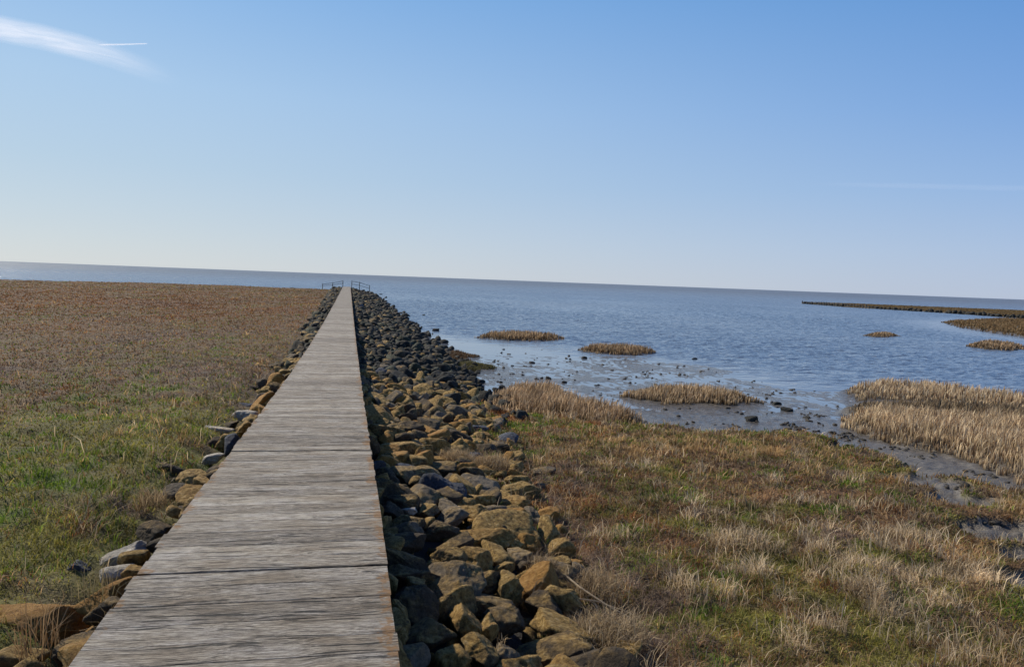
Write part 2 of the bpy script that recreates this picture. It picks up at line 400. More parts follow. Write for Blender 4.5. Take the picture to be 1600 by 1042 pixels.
# ------------------------------------------------------------------ vegetation mixture, in metres on the ground
SPEC = {  # colour a, colour b, height, width factor, lean
    'green': ((.085, .15, .012), (.25, .34, .045), .065, 1.2, .7),
    'olive': ((.16, .145, .025), (.42, .37, .09), .06, 1.2, 1.0),
    'brown': ((.15, .085, .04), (.48, .30, .155), .075, 1.2, 1.15),
    'mauve': ((.13, .085, .06), (.42, .295, .21), .10, 1.0, 1.1),
    'straw': ((.36, .25, .13), (.95, .76, .50), .16, 1.0, .6),
    'rust':  ((.18, .070, .02), (.44, .21, .08), .08, 1.1, .9),
    'gold':  ((.32, .19, .07), (.78, .53, .26), .13, 1.0, .6),
}
SN = list(SPEC)
def G(px, py, rx, ry, sp, w, side=None):
    P, t = hit_ground(px, py)
    Q, t2 = hit_ground(px, py - ry) if py - ry > 470 else (P * 1.3, t)
    return (P[0], P[1], rx * t / F, max(abs(np.linalg.norm(Q[:2] - P[:2])), .2), sp, w)
BLOBS = [G(*a) for a in [
    (100, 730, 210, 45, 'green', 6.0), (220, 640, 150, 30, 'green', 2.5), (320, 560, 70, 12, 'green', 2.0), (380, 528, 60, 7, 'green', 1.2),
    (60, 790, 120, 30, 'olive', 1.5), (150, 660, 280, 60, 'olive', 7.0), (200, 700, 150, 30, 'green', 1.5), (250, 725, 120, 30, 'rust', 1.0), (40, 880, 60, 60, 'rust', .8),
    (130, 800, 90, 30, 'green', 1.0), (60, 860, 120, 40, 'olive', 1.5), (170, 770, 90, 25, 'mauve', 2.0), (330, 605, 100, 26, 'mauve', 5.0), (100, 575, 260, 16, 'mauve', 4.0), (300, 520, 160, 10, 'mauve', 2.0),
    (300, 480, 300, 12, 'rust', 2.5), (100, 462, 260, 12, 'rust', 2.5), (120, 590, 200, 12, 'brown', 1.5), (70, 520, 150, 12, 'mauve', 1.0), (260, 680, 70, 20, 'gold', .5),
    # right
    (830, 660, 110, 26, 'rust', 4.5), (900, 700, 120, 25, 'brown', 1.5), (1150, 700, 210, 12, 'gold', 2.2), (1060, 720, 200, 22, 'brown', 2.0), (1250, 740, 110, 22, 'mauve', 2.0), (1330, 790, 110, 30, 'brown', 2.5),
    (1300, 860, 100, 50, 'straw', 1.3), (1230, 930, 50, 40, 'straw', .8), (1420, 840, 80, 34, 'straw', 1.2), (1350, 1000, 200, 30, 'olive', 2.0), (1540, 860, 90, 50, 'olive', 1.5), (1180, 930, 90, 40, 'olive', 2.0), (1250, 900, 60, 30, 'olive', 1.5), (1350, 960, 120, 40, 'rust', 1.0), (1480, 820, 60, 30, 'brown', 1.5),
    (1000, 850, 60, 30, 'green', 1.5), (1070, 900, 60, 28, 'green', 3.5), (1130, 965, 75, 30, 'green', 5.0), (1290, 795, 40, 14, 'green', 3.5), (1500, 930, 120, 30, 'green', 2.5), (980, 740, 90, 20, 'olive', 1.8),
    (1400, 740, 130, 18, 'olive', 4.0), (1500, 940, 130, 35, 'green', 1.0), (1520, 900, 130, 35, 'olive', 2.2), (1550, 755, 60, 14, 'green', 2.2), (1100, 840, 190, 60, 'olive', 3.0), (1060, 770, 90, 20, 'green', 1.2), (1180, 740, 60, 12, 'green', 1.0), (1240, 1010, 120, 24, 'green', 1.3),
    (960, 990, 110, 50, 'mauve', 2.2), (930, 850, 70, 60, 'mauve', 3.0), (900, 780, 90, 40, 'rust', 2.5), (1020, 860, 120, 50, 'brown', 2.0), (1050, 1010, 120, 30, 'brown', 2.0), (860, 740, 60, 30, 'mauve', 2.4), (1100, 780, 150, 30, 'brown', 1.6), (1480, 1000, 150, 30, 'brown', 1.2)]]

def mixture(x, y):
    """weights (n, species)"""
    w = np.zeros((len(x), len(SN))); ix = {s: i for i, s in enumerate(SN)}
    L = x < -.4
    far = sstep(9, 22, y)
    w[:, ix['green']] = np.where(L, .35 * (1 - far) + .10, .30)
    w[:, ix['olive']] = np.where(L, 1.0 * (1 - far) + .35, .9)
    w[:, ix['brown']] = np.where(L, .5 + 1.6 * far, 1.1)
    w[:, ix['mauve']] = np.where(L, .30, .40)
    w[:, ix['straw']] = np.where(L, .05 * (1 - far), .10)
    w[:, ix['rust']] = np.where(L, .2 + .6 * sstep(25, 70, y), .25)
    w[:, ix['gold']] = np.where(L, .08, .15)
    j = fbm(x * .7, y * .7, 51) * .8
    for bx, by, rx, ry, sp, s in BLOBS:
        d = ((x - bx) / rx) ** 2 + ((y - by) / ry) ** 2
        w[:, ix[sp]] += s * np.exp(-d * (1 + j))
    for i in range(len(SN)):
        sc = np.interp(y, [5, 30, 150], [1.3, .5, .12])
        w[:, i] *= np.exp(np.clip(sc, .3, 1) * 5.0 * fbm(x * 1.6, y * 1.6, 60 + i * 3, 2)) * np.exp(2.6 * fbm(x * .22, y * .10, 90 + i * 3, 2))
    w[:, ix['straw']] *= np.exp(np.clip(5 * fbm(x * 1.9, y * 1.9, 180, 2), -3, 1.6))
    return w / w.sum(1, keepdims=True)

# ------------------------------------------------------------------ ground sheet (polar grid about the viewpoint, denser where it is near)
def polar_grid(fine, coarse, rmin, rmax, ratio):
    a = [-38.0]
    while a[-1] < 70: a.append(a[-1] + fine)
    while a[-1] < 322 - coarse * .6: a.append(a[-1] + coarse)
    th = np.radians(np.array(a))
    r = rmin * ratio ** np.arange(int(math.log(rmax / rmin) / math.log(ratio)) + 2)
    T, Rr = np.meshgrid(th, r)
    x = np.concatenate([[0], (Rr * np.sin(T)).ravel()]); y = np.concatenate([[0], (Rr * np.cos(T)).ravel()])
    nt, nr = len(th), len(r)
    i = np.arange(nr - 1)[:, None]; j = np.arange(nt)[None, :]; j2 = (j + 1) % nt
    q = np.stack([1 + i * nt + j, 1 + (i + 1) * nt + j, 1 + (i + 1) * nt + j2, 1 + i * nt + j2], -1).reshape(-1, 4)
    j = np.arange(nt); t = np.stack([np.zeros(nt, int), 1 + j, 1 + (j + 1) % nt], -1)
    return x, y, q[:, ::-1], t[:, ::-1]

gx, gy, gq, gt = polar_grid(.2, 4.0, 1.2, 420, 1.0095)
gz = height(gx, gy)
gz[0] = gz[1]
w = mixture(gx, gy)
CA = np.array([SPEC[s][0] for s in SN]); CB = np.array([SPEC[s][1] for s in SN])
gc = (w @ (CA * .6 + CB * .4)) * .42
sdM = poly_sd(MARSH, gx, gy); sdR = poly_sd(REEDB, gx, gy)
right = gx > XR - .3
mud = right & (gz < WATER + .32) & (gz < np.interp(gy, [5, 17, 30], [-1.12, -1.46, -1.5]) )
mud = mud | (right & (bare(gx, gy) > .4) & (sdM > -.3))
mudc = np.array([.125, .11, .088]) * (1 + .35 * fbm(gx * 2, gy * 2, 33))[:, None]
gc = np.where(mud[:, None], mudc, gc)
bt = (gx - XR) / bankw(gy)
bank = ((bt > -.4) & (bt < .93)) & (gy < END + 3)
gc = np.where(bank[:, None], np.array([.035, .03, .025]), gc)
reedg = (sdR > -.1); gc = np.where(reedg[:, None], np.array([.07, .055, .035]), gc)
far = right & (gy > 60) & ~mud & ~bank
gc = np.where(far[:, None], np.array([.13, .10, .05]), gc)
wet = np.where(mud, .55 + .45 * sstep(WATER + .15, WATER, gz), 0.0)
gcol = np.concatenate([gc, wet[:, None]], 1)
# skirt out to the horizon, below the sea
me = mesh_np('ground', np.stack([gx, gy, gz], 1), [gq, gt], gcol, smooth=True)
link('ground', me, M_ground, kind='structure')

# ------------------------------------------------------------------ sea
def sea_grid():
    a = [-30.0]
    while a[-1] < 56: a.append(a[-1] + .13)
    while a[-1] < 330 - 3: a.append(a[-1] + 5.0)
    th = np.radians(np.array(a))
    r = [2.0]
    while r[-1] < 14: r.append(r[-1] * 1.05)
    while r[-1] < 260: r.append(r[-1] * 1.0035)
    while r[-1] < 45000: r.append(r[-1] * 1.04)
    r = np.array(r); T, Rr = np.meshgrid(th, r)
    x = np.concatenate([[0], (Rr * np.sin(T)).ravel()]); y = np.concatenate([[0], (Rr * np.cos(T)).ravel()])
    nt, nr = len(th), len(r)
    i = np.arange(nr - 1)[:, None]; j = np.arange(nt)[None, :]; j2 = (j + 1) % nt
    q = np.stack([1 + i * nt + j, 1 + (i + 1) * nt + j, 1 + (i + 1) * nt + j2, 1 + i * nt + j2], -1).reshape(-1, 4)
    j = np.arange(nt); t = np.stack([np.zeros(nt, int), 1 + j, 1 + (j + 1) % nt], -1)
    return x, y, q[:, ::-1], t[:, ::-1]
wx, wy, wq, wt = sea_grid()
r_ = np.hypot(wx, wy)
wsF = poly_sd(FLAT, wx, wy)
calm = sstep(-4.5, 1.5, wsF + 1.2 * fbm(wx * .3, wy * .6, 71))
for P in (SHORE_FAR, SPIT): calm = np.maximum(calm, .8 * sstep(-9, 0, poly_sd(P, wx, wy)))
amp = .03 + (1 - calm) * 1.0
amp *= np.interp(r_, [0, 20, 60, 200, 2000], [.5, .75, 1.0, 1.4, 2.4])
silt = np.clip(calm * .35 + sstep(120, 600, r_) * .55, 0, 1)
# real ripples: short crests running across a light onshore wind
ca_, sa_ = math.cos(R(14)), math.sin(R(14))
ru, rv = wx * ca_ + wy * sa_, -wx * sa_ + wy * ca_
wf = sstep(300, 150, r_) * (.02 + .98 * (1 - calm))
def crest(n): return 1 - 2 * np.abs(n)
wz = (.050 * crest(noise(ru * .35, rv * .8, 201)) * .35 + .046 * crest(noise(ru * .9, rv * 2.1, 203)) + .024 * noise(ru * 2.4, rv * 5.2, 205)) * wf * (1 + .8 * noise(wx * .05, wy * .03, 207))
rough = np.interp(r_, [20, 60, 200, 800], [.06, .12, .25, .36])
me = mesh_np('sea', np.stack([wx, wy, WATER + wz - .04 * wf], 1), [wq, wt], np.stack([amp, silt, rough, silt * 0 + 1], 1), smooth=True)
link('sea', me, M_water, kind='structure')

# ------------------------------------------------------------------ boardwalk
bw_root = link('boardwalk', None, None, label='long narrow weathered plank boardwalk running straight over the stone bank to the sea', cat='boardwalk')
bw_root.location = ((XL + XR) / 2, 0, 0)
bx0 = (XL + XR) / 2
JOINTS = [1.25, 4.36, 7.72] + [7.72 + 3.12 * k for k in range(1, 45)]
def plank_geo(y0, y1, tone, off, lod):
    nx = 14 if lod == 0 else (6 if lod == 1 else 2)
    xs = np.linspace(XL + random.uniform(-.012, .01), XR + random.uniform(-.007, .007), nx + 1)
    z0 = float(deckz((y0 + y1) / 2)); sl = float(deckz(y1) - deckz(y0))
    dz = random.uniform(-.0012, .0012); tl = random.uniform(-.0015, .0015)
    V = []; Cc = []
    th = .06
    wob0 = np.array([random.uniform(-.0022, .0022) for _ in xs]); wob1 = np.array([random.uniform(-.0022, .0022) for _ in xs])
    ys = [y0, y0 + .003, (y0 + y1) / 2, y1 - .003, y1]
    for i, x in enumerate(xs):
        e = min(abs(x - XL), abs(x - XR)); ed = math.exp(-max(0, abs(x - XR)) / .07) * 1.0 + math.exp(-abs(x - XL) / .06) * .85
        for k, yy in enumerate(ys):
            t = (yy - y0) / (y1 - y0)
            zz = z0 + sl * (t - .5) + dz + tl * (i / nx - .5) - (.002 if k in (0, 4) else 0)
            yv = yy + (wob0[i] if k < 2 else (wob1[i] if k > 2 else 0))
            V.append((x - bx0, yv, zz)); Cc.append((tone, off, min(ed, 1.0) * .62, 1))
        V.append((x - bx0, y0 + wob0[i], z0 - th)); Cc.append((tone - .12, off, 0, 1))
        V.append((x - bx0, y1 + wob1[i], z0 - th)); Cc.append((tone - .12, off, 0, 1))
    # ring order per station: bottom0, 0,1,2,3,4, bottom1
    order = [5, 0, 1, 2, 3, 4, 6]
    Fq = []
    for i in range(nx):
        a, b = i * 7, (i + 1) * 7
        for k in range(7):
            p, q = order[k], order[(k + 1) % 7]
            Fq.append((a + p, b + p, b + q, a + q))
    caps = [tuple(order[::-1]), tuple(nx * 7 + o for o in order)]
    return V, Cc, Fq, caps
def build_planks(lst, name, kind=None):
    V = []; Cc = []; Fq = []; Cp = []
    for (y0, y1, lod) in lst:
        v, c, f, cp = plank_geo(y0, y1, random.gauss(-.014, .02), random.random(), lod)
        o = len(V); V += v; Cc += c; Fq += [tuple(i + o for i in q) for q in f]; Cp += [tuple(i + o for i in q) for q in cp]
    me = mesh_np(name, np.array(V), [np.array(Fq), np.array(Cp)], np.array(Cc))
    return link(name, me, M_deck, bw_root, kind=kind)
planks = []
for s in range(len(JOINTS) - 1):
    a, b = JOINTS[s] + (.03 if s == 2 else .010), JOINTS[s + 1] - .012
    if a > END: break
    n = 15; cuts = np.linspace(a, b, n + 1); cuts[1:-1] += np.array([random.uniform(-.03, .03) for _ in range(n - 1)])
    for k in range(n): planks.append((cuts[k] + .0022, cuts[k + 1] - .0022))
for y0, y1 in planks[:100]:
    build_planks([(y0, y1, 0 if y0 < 11 else 1)], 'plank')
build_planks([(y0, y1, 1 if y0 < 35 else 2) for y0, y1 in planks[100:]], 'plank', kind='stuff')
def box_np(x0, x1, y0, y1, z0a, z1a, z0b, z1b):
    V = [(x0, y0, z0a), (x1, y0, z0a), (x1, y0, z1a), (x0, y0, z1a), (x0, y1, z0b), (x1, y1, z0b), (x1, y1, z1b), (x0, y1, z1b)]
    Q = [(0, 1, 2, 3), (5, 4, 7, 6), (4, 0, 3, 7), (1, 5, 6, 2), (3, 2, 6, 7), (4, 5, 1, 0)]
    return V, Q
def boxes(name, bl, mat, parent, tone=0.0):
    V = []; Q = []
    for b in bl:
        v, q = box_np(*b); o = len(V); V += v; Q += [tuple(i + o for i in f) for f in q]
    V = np.array(V, float)
    return link(name, mesh_np(name, V, [np.array(Q)], np.tile(np.array([[tone, .3, 0, 1]]), (len(V), 1))), mat, parent)
for sx in (XL + .07, (XL + XR) / 2, XR - .07):      # long bearers under the planks
    bl = []
    ys = list(np.arange(1.2, END, 3.12)) + [END]
    for a, b in zip(ys[:-1], ys[1:]):
        za, zb = float(deckz(a)) - .066, float(deckz(b)) - .066
        bl.append((sx - .04 - bx0, sx + .04 - bx0, a + .002, b - .002, za - .14, za, zb - .14, zb))
    boxes('bearer', bl, M_post, bw_root)

# ------------------------------------------------------------------ railings at the far end
def cyl(p0, p1, r0_, r1_, n=8):
    p0 = np.array(p0, float); p1 = np.array(p1, float); d = p1 - p0; d /= np.linalg.norm(d)
    a = np.cross(d, [0, 0, 1.0] if abs(d[2]) < .9 else [1.0, 0, 0]); a /= np.linalg.norm(a); b = np.cross(d, a)
    th = np.arange(n) * 2 * np.pi / n
    ring = np.cos(th)[:, None] * a + np.sin(th)[:, None] * b
    V = np.concatenate([p0 + ring * r0_, p1 + ring * r1_])
    i = np.arange(n); j = (i + 1) % n
    Q = np.stack([i, j, n + j, n + i], 1)
    caps = np.array([list(range(n))[::-1], list(range(n, 2 * n))])
    return V, Q, caps
def cyl_obj(name, p0, p1, r0_, r1_, mat, parent, n=8, tone=0.0, label=None):
    V, Q, caps = cyl(p0, p1, r0_, r1_, n)
    return link(name, mesh_np(name, V, [Q, caps], np.tile(np.array([[tone, .5, 0, 1]]), (len(V), 1))), mat, parent, label=label)
def railing(name, label, posts, rails):
    P = [np.array(p) for p in posts]
    o = link(name, None, None, label=label, cat='railing'); o.location = tuple(P[0][:3])
    for x, y, zb, zt in P:
        cyl_obj('post', (x - P[0][0], y - P[0][1], zb - P[0][2] - .3), (x - P[0][0] + .01, y - P[0][1], zt - P[0][2]), .062, .055, M_post, o)
    for fr in rails:
        for a, b in zip(P[:-1], P[1:]):
            za = a[2] + (a[3] - a[2]) * fr; zb_ = b[2] + (b[3] - b[2]) * fr
            boxes_rail(o, (a[0] - P[0][0], a[1] - P[0][1] - .11, za - P[0][2]), (b[0] - P[0][0], b[1] - P[0][1] - .11, zb_ - P[0][2]))
def boxes_rail(o, a, b):
    V = []; 
    for p in (a, b):
        for dy, dz in ((-.025, -.035), (.025, -.035), (.025, .035), (-.025, .035)): V.append((p[0], p[1] + dy, p[2] + dz))
    Q = [(0, 1, 5, 4), (1, 2, 6, 5), (2, 3, 7, 6), (3, 0, 4, 7), (3, 2, 1, 0), (4, 5, 6, 7)]
    link('rail', mesh_np('rail', np.array(V, float), [np.array(Q)], np.tile(np.array([[0, .5, 0, 1]]), (8, 1))), M_post, o)
def at_y(px, py, y):
    d = ray(px, py); return CAM + d * (y / d[1])
def pst(px, pyb, pyt, y):
    b = at_y(px, pyb, y); t = at_y(px, pyt, y); return (b[0], b[1], b[2], t[2])
railing('railing', 'dark wooden railing sloping down to the left at the far end of the boardwalk',
        [pst(535.6, 447, 438.3, 139.5), pst(519.6, 449, 441.6, 139.5), pst(503.8, 449.5, 443.2, 139.5)], (.9, .5))
railing('railing', 'dark wooden railing sloping down to the right towards the water at the boardwalk end',
        [pst(549.6, 447.5, 438.6, 139.5), pst(561.6, 450, 440.4, 139.5), pst(577.2, 454, 445.6, 139.5)], (.88, .42))

# ------------------------------------------------------------------ boulders
def ico(sub):
    import bmesh
    bm = bmesh.new(); bmesh.ops.create_icosphere(bm, subdivisions=sub, radius=1)
    bm.verts.ensure_lookup_table()
    V = np.array([v.co[:] for v in bm.verts]); Fc = np.array([[v.index for v in f.verts] for f in bm.faces]); bm.free()
    V /= np.linalg.norm(V, axis=1, keepdims=True)
    return V, Fc
ICO = {s: ico(s) for s in (2, 3, 4, 5)}
def rock_shape(sub, r):
    U, Fc = ICO[sub]
    K = r.integers(9, 14)
    Nn = r.normal(size=(K, 3)); Nn /= np.linalg.norm(Nn, axis=1, keepdims=True)
    d = r.uniform(.48, .98, K)
    # always a flattish top and bottom
    Nn = np.vstack([Nn, [r.normal() * .25, r.normal() * .25, 1], [r.normal() * .2, r.normal() * .2, -1]]); d = np.append(d, [r.uniform(.6, .85), .8])
    Nn /= np.linalg.norm(Nn, axis=1, keepdims=True)
    dots = U @ Nn.T
    rad = np.where(dots > .05, d[None, :] / np.maximum(dots, .05), 9.0)
    k = 60.0
    rr = -np.log(np.exp(-k * np.minimum(rad, 3)).sum(1) + math.exp(-k * 1.15)) / k
    for fr, am in ((2.2, .02), (5, .012), (11, .010), (23, .007)):
        if sub <= 2 and fr > 8: break
        for _ in range(3):
            q = r.normal(size=3) * fr; rr = rr + am * np.sin(U @ q + r.uniform(0, 6.28) + 1.5 * np.sin(U @ (q[[1, 2, 0]] * .7)))
    return U * rr[:, None], Fc
def rotm(r, tilt=.35):
    a = r.uniform(0, 2 * np.pi); b = r.normal() * tilt; c = r.normal() * tilt
    return np.array(Matrix.Rotation(a, 3, 'Z') @ Matrix.Rotation(b, 3, 'X') @ Matrix.Rotation(c, 3, 'Y'))
TONE = {'o': ((.12, .088, .046), .70), 'g': ((.19, .155, .11), .30), 'b': ((.085, .095, .12), -.1), 'd': ((.085, .062, .038), .30), 'k': ((.032, .031, .025), -.02), 'w': ((.55, .50, .42), .05), 'r': ((.13, .085, .05), .95), 'm': ((.05, .055, .035), .05)}

HEROES = [  # x, y, w, h in the photograph, tone
 (747,845,95,34,'o'),(822,852,45,42,'o'),(707,857,75,24,'d'),(696,872,50,32,'o'),(741,877,48,36,'o'),(813,874,48,30,'g'),(786,888,34,22,'o'),(869,862,46,36,'o'),(864,884,45,26,'o'),
 (711,915,80,62,'g'),(763,906,40,30,'d'),(797,918,38,46,'o'),(848,918,52,62,'r'),(856,950,50,38,'d'),(757,940,68,24,'d'),(725,968,52,50,'o'),(793,968,66,52,'d'),(762,984,28,30,'o'),(878,985,92,42,'o'),
 (650,943,65,58,'d'),(672,990,78,44,'d'),(748,1020,48,42,'o'),(712,1028,46,34,'o'),(872,1016,100,32,'d'),(914,1032,42,32,'r'),(632,875,56,28,'d'),(640,850,48,30,'d'),(646,898,60,26,'d'),(622,960,26,60,'o'),(786,1020,36,36,'g'),(890,917,46,24,'o'),(640,1026,58,34,'g'),
 (627,672,52,28,'d'),(663,633,42,15,'r'),(650,744,66,40,'g'),(685,766,46,44,'b'),(711,773,28,34,'b'),(752,758,52,32,'g'),(747,783,56,24,'o'),(810,768,54,36,'o'),(803,789,48,24,'r'),(834,813,34,42,'g'),(858,806,50,32,'r'),(794,815,54,40,'r'),(745,805,50,40,'o'),(705,808,50,28,'g'),(669,797,30,20,'g'),(628,782,54,30,'d'),(641,796,20,12,'w'),(654,818,22,12,'o'),(687,828,50,26,'d'),(638,820,45,26,'d'),(627,703,54,22,'o'),(661,706,28,26,'o'),(727,699,26,26,'r'),(763,704,40,22,'d'),(748,670,34,14,'b'),(690,733,42,24,'d'),(806,742,34,18,'o'),(843,738,40,12,'g'),(744,683,22,16,'o'),(695,674,36,18,'o'),
 (66,965,132,50,'r'),(172,930,72,40,'r'),(186,893,54,30,'w'),(130,897,36,52,'b'),(205,862,72,34,'w'),(242,828,46,26,'d'),(285,797,24,14,'d'),(140,1008,70,46,'d'),(262,746,42,36,'d'),(312,748,52,26,'o'),(277,769,32,22,'g'),(300,778,34,16,'o'),(336,673,44,14,'w'),(340,692,36,22,'d'),(330,715,30,14,'w'),(382,648,36,16,'w'),(380,633,34,14,'b'),(412,640,14,16,'r'),(385,608,42,18,'d'),(420,610,18,18,'o'),(409,577,24,18,'r'),(441,573,38,14,'d'),(358,664,26,14,'d')]

rocks = []   # dict: pos, size(3), tone, hero
for (px, py, w_, h_, t) in HEROES:
    P, d = hit_bank(px, py)
    a = w_ * d / F / 2 * 1.12; b = h_ * d / F / 2 * 1.15
    rocks.append(dict(p=P + np.array([0, a * .2, -.02 if px > 110 else -.05]), s=np.array([a, (a + b) * .55, b * 1.02]), t=t, hero=True))
hp = np.array([r['p'][:2] for r in rocks]); hr = np.array([r['s'][0] for r in rocks])
def fill(side):
    y = 2.3
    while y < END + 1.5:
        sp = float(np.interp(y, [2, 12, 30, 60, 141], [.25, .26, .30, .37, .50]))
        wd = float(bankw(y) if side > 0 else leftw(y))
        xe = XR - .25 if side > 0 else XL + .22
        n = int((wd + .35) / sp) + 1
        for k in range(n):
            off = (k + random.uniform(-.38, .38)) * sp
            x = xe + side * off; yy = y + random.uniform(-.38, .38) * sp
            frac = max(0, off) / wd
            if frac > .85 and random.random() < (frac - .85) * 3: continue
            if side < 0 and yy < 45 and off > .3 and random.random() < .25: continue
            s = sp * random.choice((random.uniform(.3, .5), random.uniform(.5, .8), random.uniform(.55, .8))) * (1.0 if random.random() > .12 else 1.5)
            if side < 0 and yy < 12: s = min(s, .16)
            if len(hp):
                dd = np.hypot(hp[:, 0] - x, hp[:, 1] - yy); near = np.any(dd < hr * .8 + s * .45)
            else: near = False
            z = float(bank_top(x, yy)) - .03 + random.uniform(-.05, .05)
            if near: z -= .2; s *= .8
            if side > 0 and x - s * 1.1 < XR: z = min(z, float(deckz(yy)) - .16 - s * .95)
            if side < 0 and x + s * 1.1 > XL: z = min(z, float(deckz(yy)) - .12 - s * .85)
            wetk = max(sstep(14, 24, yy), sstep(-1.25, -1.5, z)) if side > 0 else sstep(16, 26, yy)
            u = random.random()
            if u < wetk * .97: t = 'k' if random.random() < .6 else ('m' if random.random() < .5 else 'd')
            else: t = random.choices('ogdrb', (.50, .14, .22, .12, .02))[0]
            rocks.append(dict(p=np.array([x, yy, z]), s=s * np.array([random.uniform(.8, 1.25), random.uniform(.75, 1.1), random.uniform(.5, .8)]), t=t, hero=False))
        y += sp * .92
fill(1); fill(-1)
# stones scattered at the foot of the bank, partly in the water
for _ in range(420):
    y = 16 + 125 * random.random() ** 1.4
    x = XR + float(bankw(y)) + abs(random.gauss(0, .28)) * (1 + y * .006)
    s = random.uniform(.06, .2) * (1 + y * .008)
    rocks.append(dict(p=np.array([x, y, max(float(height(np.array([x]), np.array([y]))[0]), WATER - .04) + s * .1]), s=s * np.array([1.2, .9, .6]), t='k', hero=False))
P = np.array([r['p'] for r in rocks]); S = np.array([r['s'] for r in rocks])
ux, uy, ud = project(P)
inframe = (ud > 0) & (ux > -5) & (ux < 1605) & (uy > 420) & (uy < 1050)
show = np.where(inframe, S[:, 0] * S[:, 2] / ud ** 2, 0)
sunk = np.array([(not r['hero']) and (r['p'][2] < bank_top(r['p'][0], r['p'][1]) - .12) for r in rocks])
show[sunk] *= .2
show[[i for i, r in enumerate(rocks) if r['hero']]] *= 50
top = set(np.argsort(-show)[:292].tolist())
def rock_cols(V, t, r):
    c, li = TONE[t]; c = np.array(c) * r.uniform(.8, 1.25)
    return np.tile(np.concatenate([c, [li + r.normal() * .1]])[None, :], (len(V), 1))
ORD = ['first', 'second', 'third', 'fourth', 'fifth', 'sixth', 'seventh', 'eighth', 'ninth', 'tenth', 'eleventh', 'twelfth', 'thirteenth', 'fourteenth', 'fifteenth', 'sixteenth', 'seventeenth', 'eighteenth', 'nineteenth']
TENS = {2: 'twenty', 3: 'thirty', 4: 'forty', 5: 'fifty', 6: 'sixty', 7: 'seventy', 8: 'eighty', 9: 'ninety'}
def ordi(n):
    if n <= 19: return ORD[n - 1]
    t, u = divmod(n, 10)
    return (TENS[t][:-1] + 'ieth') if u == 0 else TENS[t] + '-' + ORD[u - 1]
LOOK = {'o': 'ochre-lichened brown', 'g': 'bare grey', 'b': 'bluish-grey', 'd': 'dark brown', 'k': 'blackish', 'w': 'pale whitish', 'r': 'orange-lichened', 'm': 'dark mossy'}
labels = {}
for side in (1, -1):
    idx = [i for i in top if (P[i, 0] > -.4) == (side > 0)]
    idx.sort(key=lambda i: P[i, 1])
    rows = []; per = 7 if side > 0 else 3
    for k in range(0, len(idx), per):
        rows.append(sorted(idx[k:k + per], key=lambda i: side * P[i, 0]))
    for ri, row in enumerate(rows):
        for ci, i in enumerate(row):
            sh = 'flat' if S[i, 2] / S[i, 0] < .55 else ('upright' if S[i, 2] / S[i, 0] > 1.05 else 'blocky')
            labels[i] = f"{LOOK[rocks[i]['t']]} {sh} rock, {'right' if side > 0 else 'left'} bank, {ordi(ri + 1)} row up from bottom, {ordi(ci + 1)} from the planks"
protos = {s: [rock_shape(s, np.random.default_rng(100 * s + k)) for k in range(24)] for s in (2, 3)}
SV, SF, SC = [], [], []; off = 0
for i, rk in enumerate(rocks):
    r = np.random.default_rng(1000 + i)
    if i in top:
        V, Fc = rock_shape(5 if (rk['hero'] and rk['p'][1] < 9) else 4, r)
        if rk['hero']:
            a = r.normal() * .25; Rm = np.array(Matrix.Rotation(a, 3, 'Z') @ Matrix.Rotation(r.normal() * .18, 3, 'Y'))
            Vw = (V * rk['s'] * 1.12) @ Rm.T
        else:
            Vw = (V * rk['s'] * 1.05) @ rotm(r).T
        me = mesh_np('bank_rock', Vw, [Fc], rock_cols(V, rk['t'], r), smooth=True)
        o = link('bank_rock', me, M_rock, label=labels[i], cat='rock', group='rocks heaped along both sides of the boardwalk')
        o.location = tuple(rk['p'])
    else:
        sub = 3 if rk['p'][1] < 28 else 2
        V, Fc = protos[sub][r.integers(0, 24)]
        Vw = (V * rk['s'] * 1.05) @ rotm(r, .6).T + rk['p']
        SV.append(Vw); SF.append(Fc + off); SC.append(rock_cols(V, rk['t'], r)); off += len(V)
link('bank_rock', mesh_np('bank_rock', np.concatenate(SV), [np.concatenate(SF)], np.concatenate(SC), smooth=True), M_rock, kind='stuff',
     label='mass of smaller and farther dark stones heaped beside the boardwalk', cat='rocks')

# lone stones on the mud flat: x, y, width px, where
for px, py, wpx, lab in [
    (831, 567, 10, 'small dark stone standing alone on wet mud right of the stone bank'),
    (856, 592, 14, 'low black stone on the mud just behind the tawny reed patch'),
    (724, 600, 14, 'black stone at the foot of the bank beside the wet mud'),
    (720, 612, 16, 'flat black stone touching the left end of the near reed patch'),
    (742, 623, 12, 'dark stone wedged between bank and near reed patch'),
    (882, 598, 10, 'black stone peeking over the middle of the near reed patch'),
    (914, 560, 12, 'flat dark lump in calm shallow water below the second islet'),
    (668, 519, 8, 'dark stone in the water off the middle of the stone bank'),
    (682, 517, 12, 'flat brown stone in the water beside another off the stone bank'),
    (662, 493, 6, 'tiny black stone alone in the rippled sea off the bank'),
    (1085, 561, 8, 'small black stone alone in open water right of the second islet'),
    (1176, 660, 24, 'black mud-covered lump between islet and near marsh edge'),
    (1212, 632, 14, 'low dark lump at the edge of the mud flat'),
    (1228, 642, 18, 'dark lump on wet mud left of the large reed bed'),
    (1262, 655, 14, 'small mud-covered stone in front of the large reed bed')]:
    p = at(px, py, WATER); d = np.linalg.norm(p - CAM); s = wpx * d / F / 2
    r = np.random.default_rng(int(px)); V, Fc = rock_shape(3, r)
    Vw = V * np.array([s, s * .9, s * .62])
    o = link('stone', mesh_np('stone', Vw, [Fc], rock_cols(V, 'k', r), smooth=True), M_rock, label=lab, cat='stone', group='lone stones on the mud flat')
    o.location = (p[0], p[1], max(WATER, float(height(np.array([p[0]]), np.array([p[1]]))[0])) + s * .12)
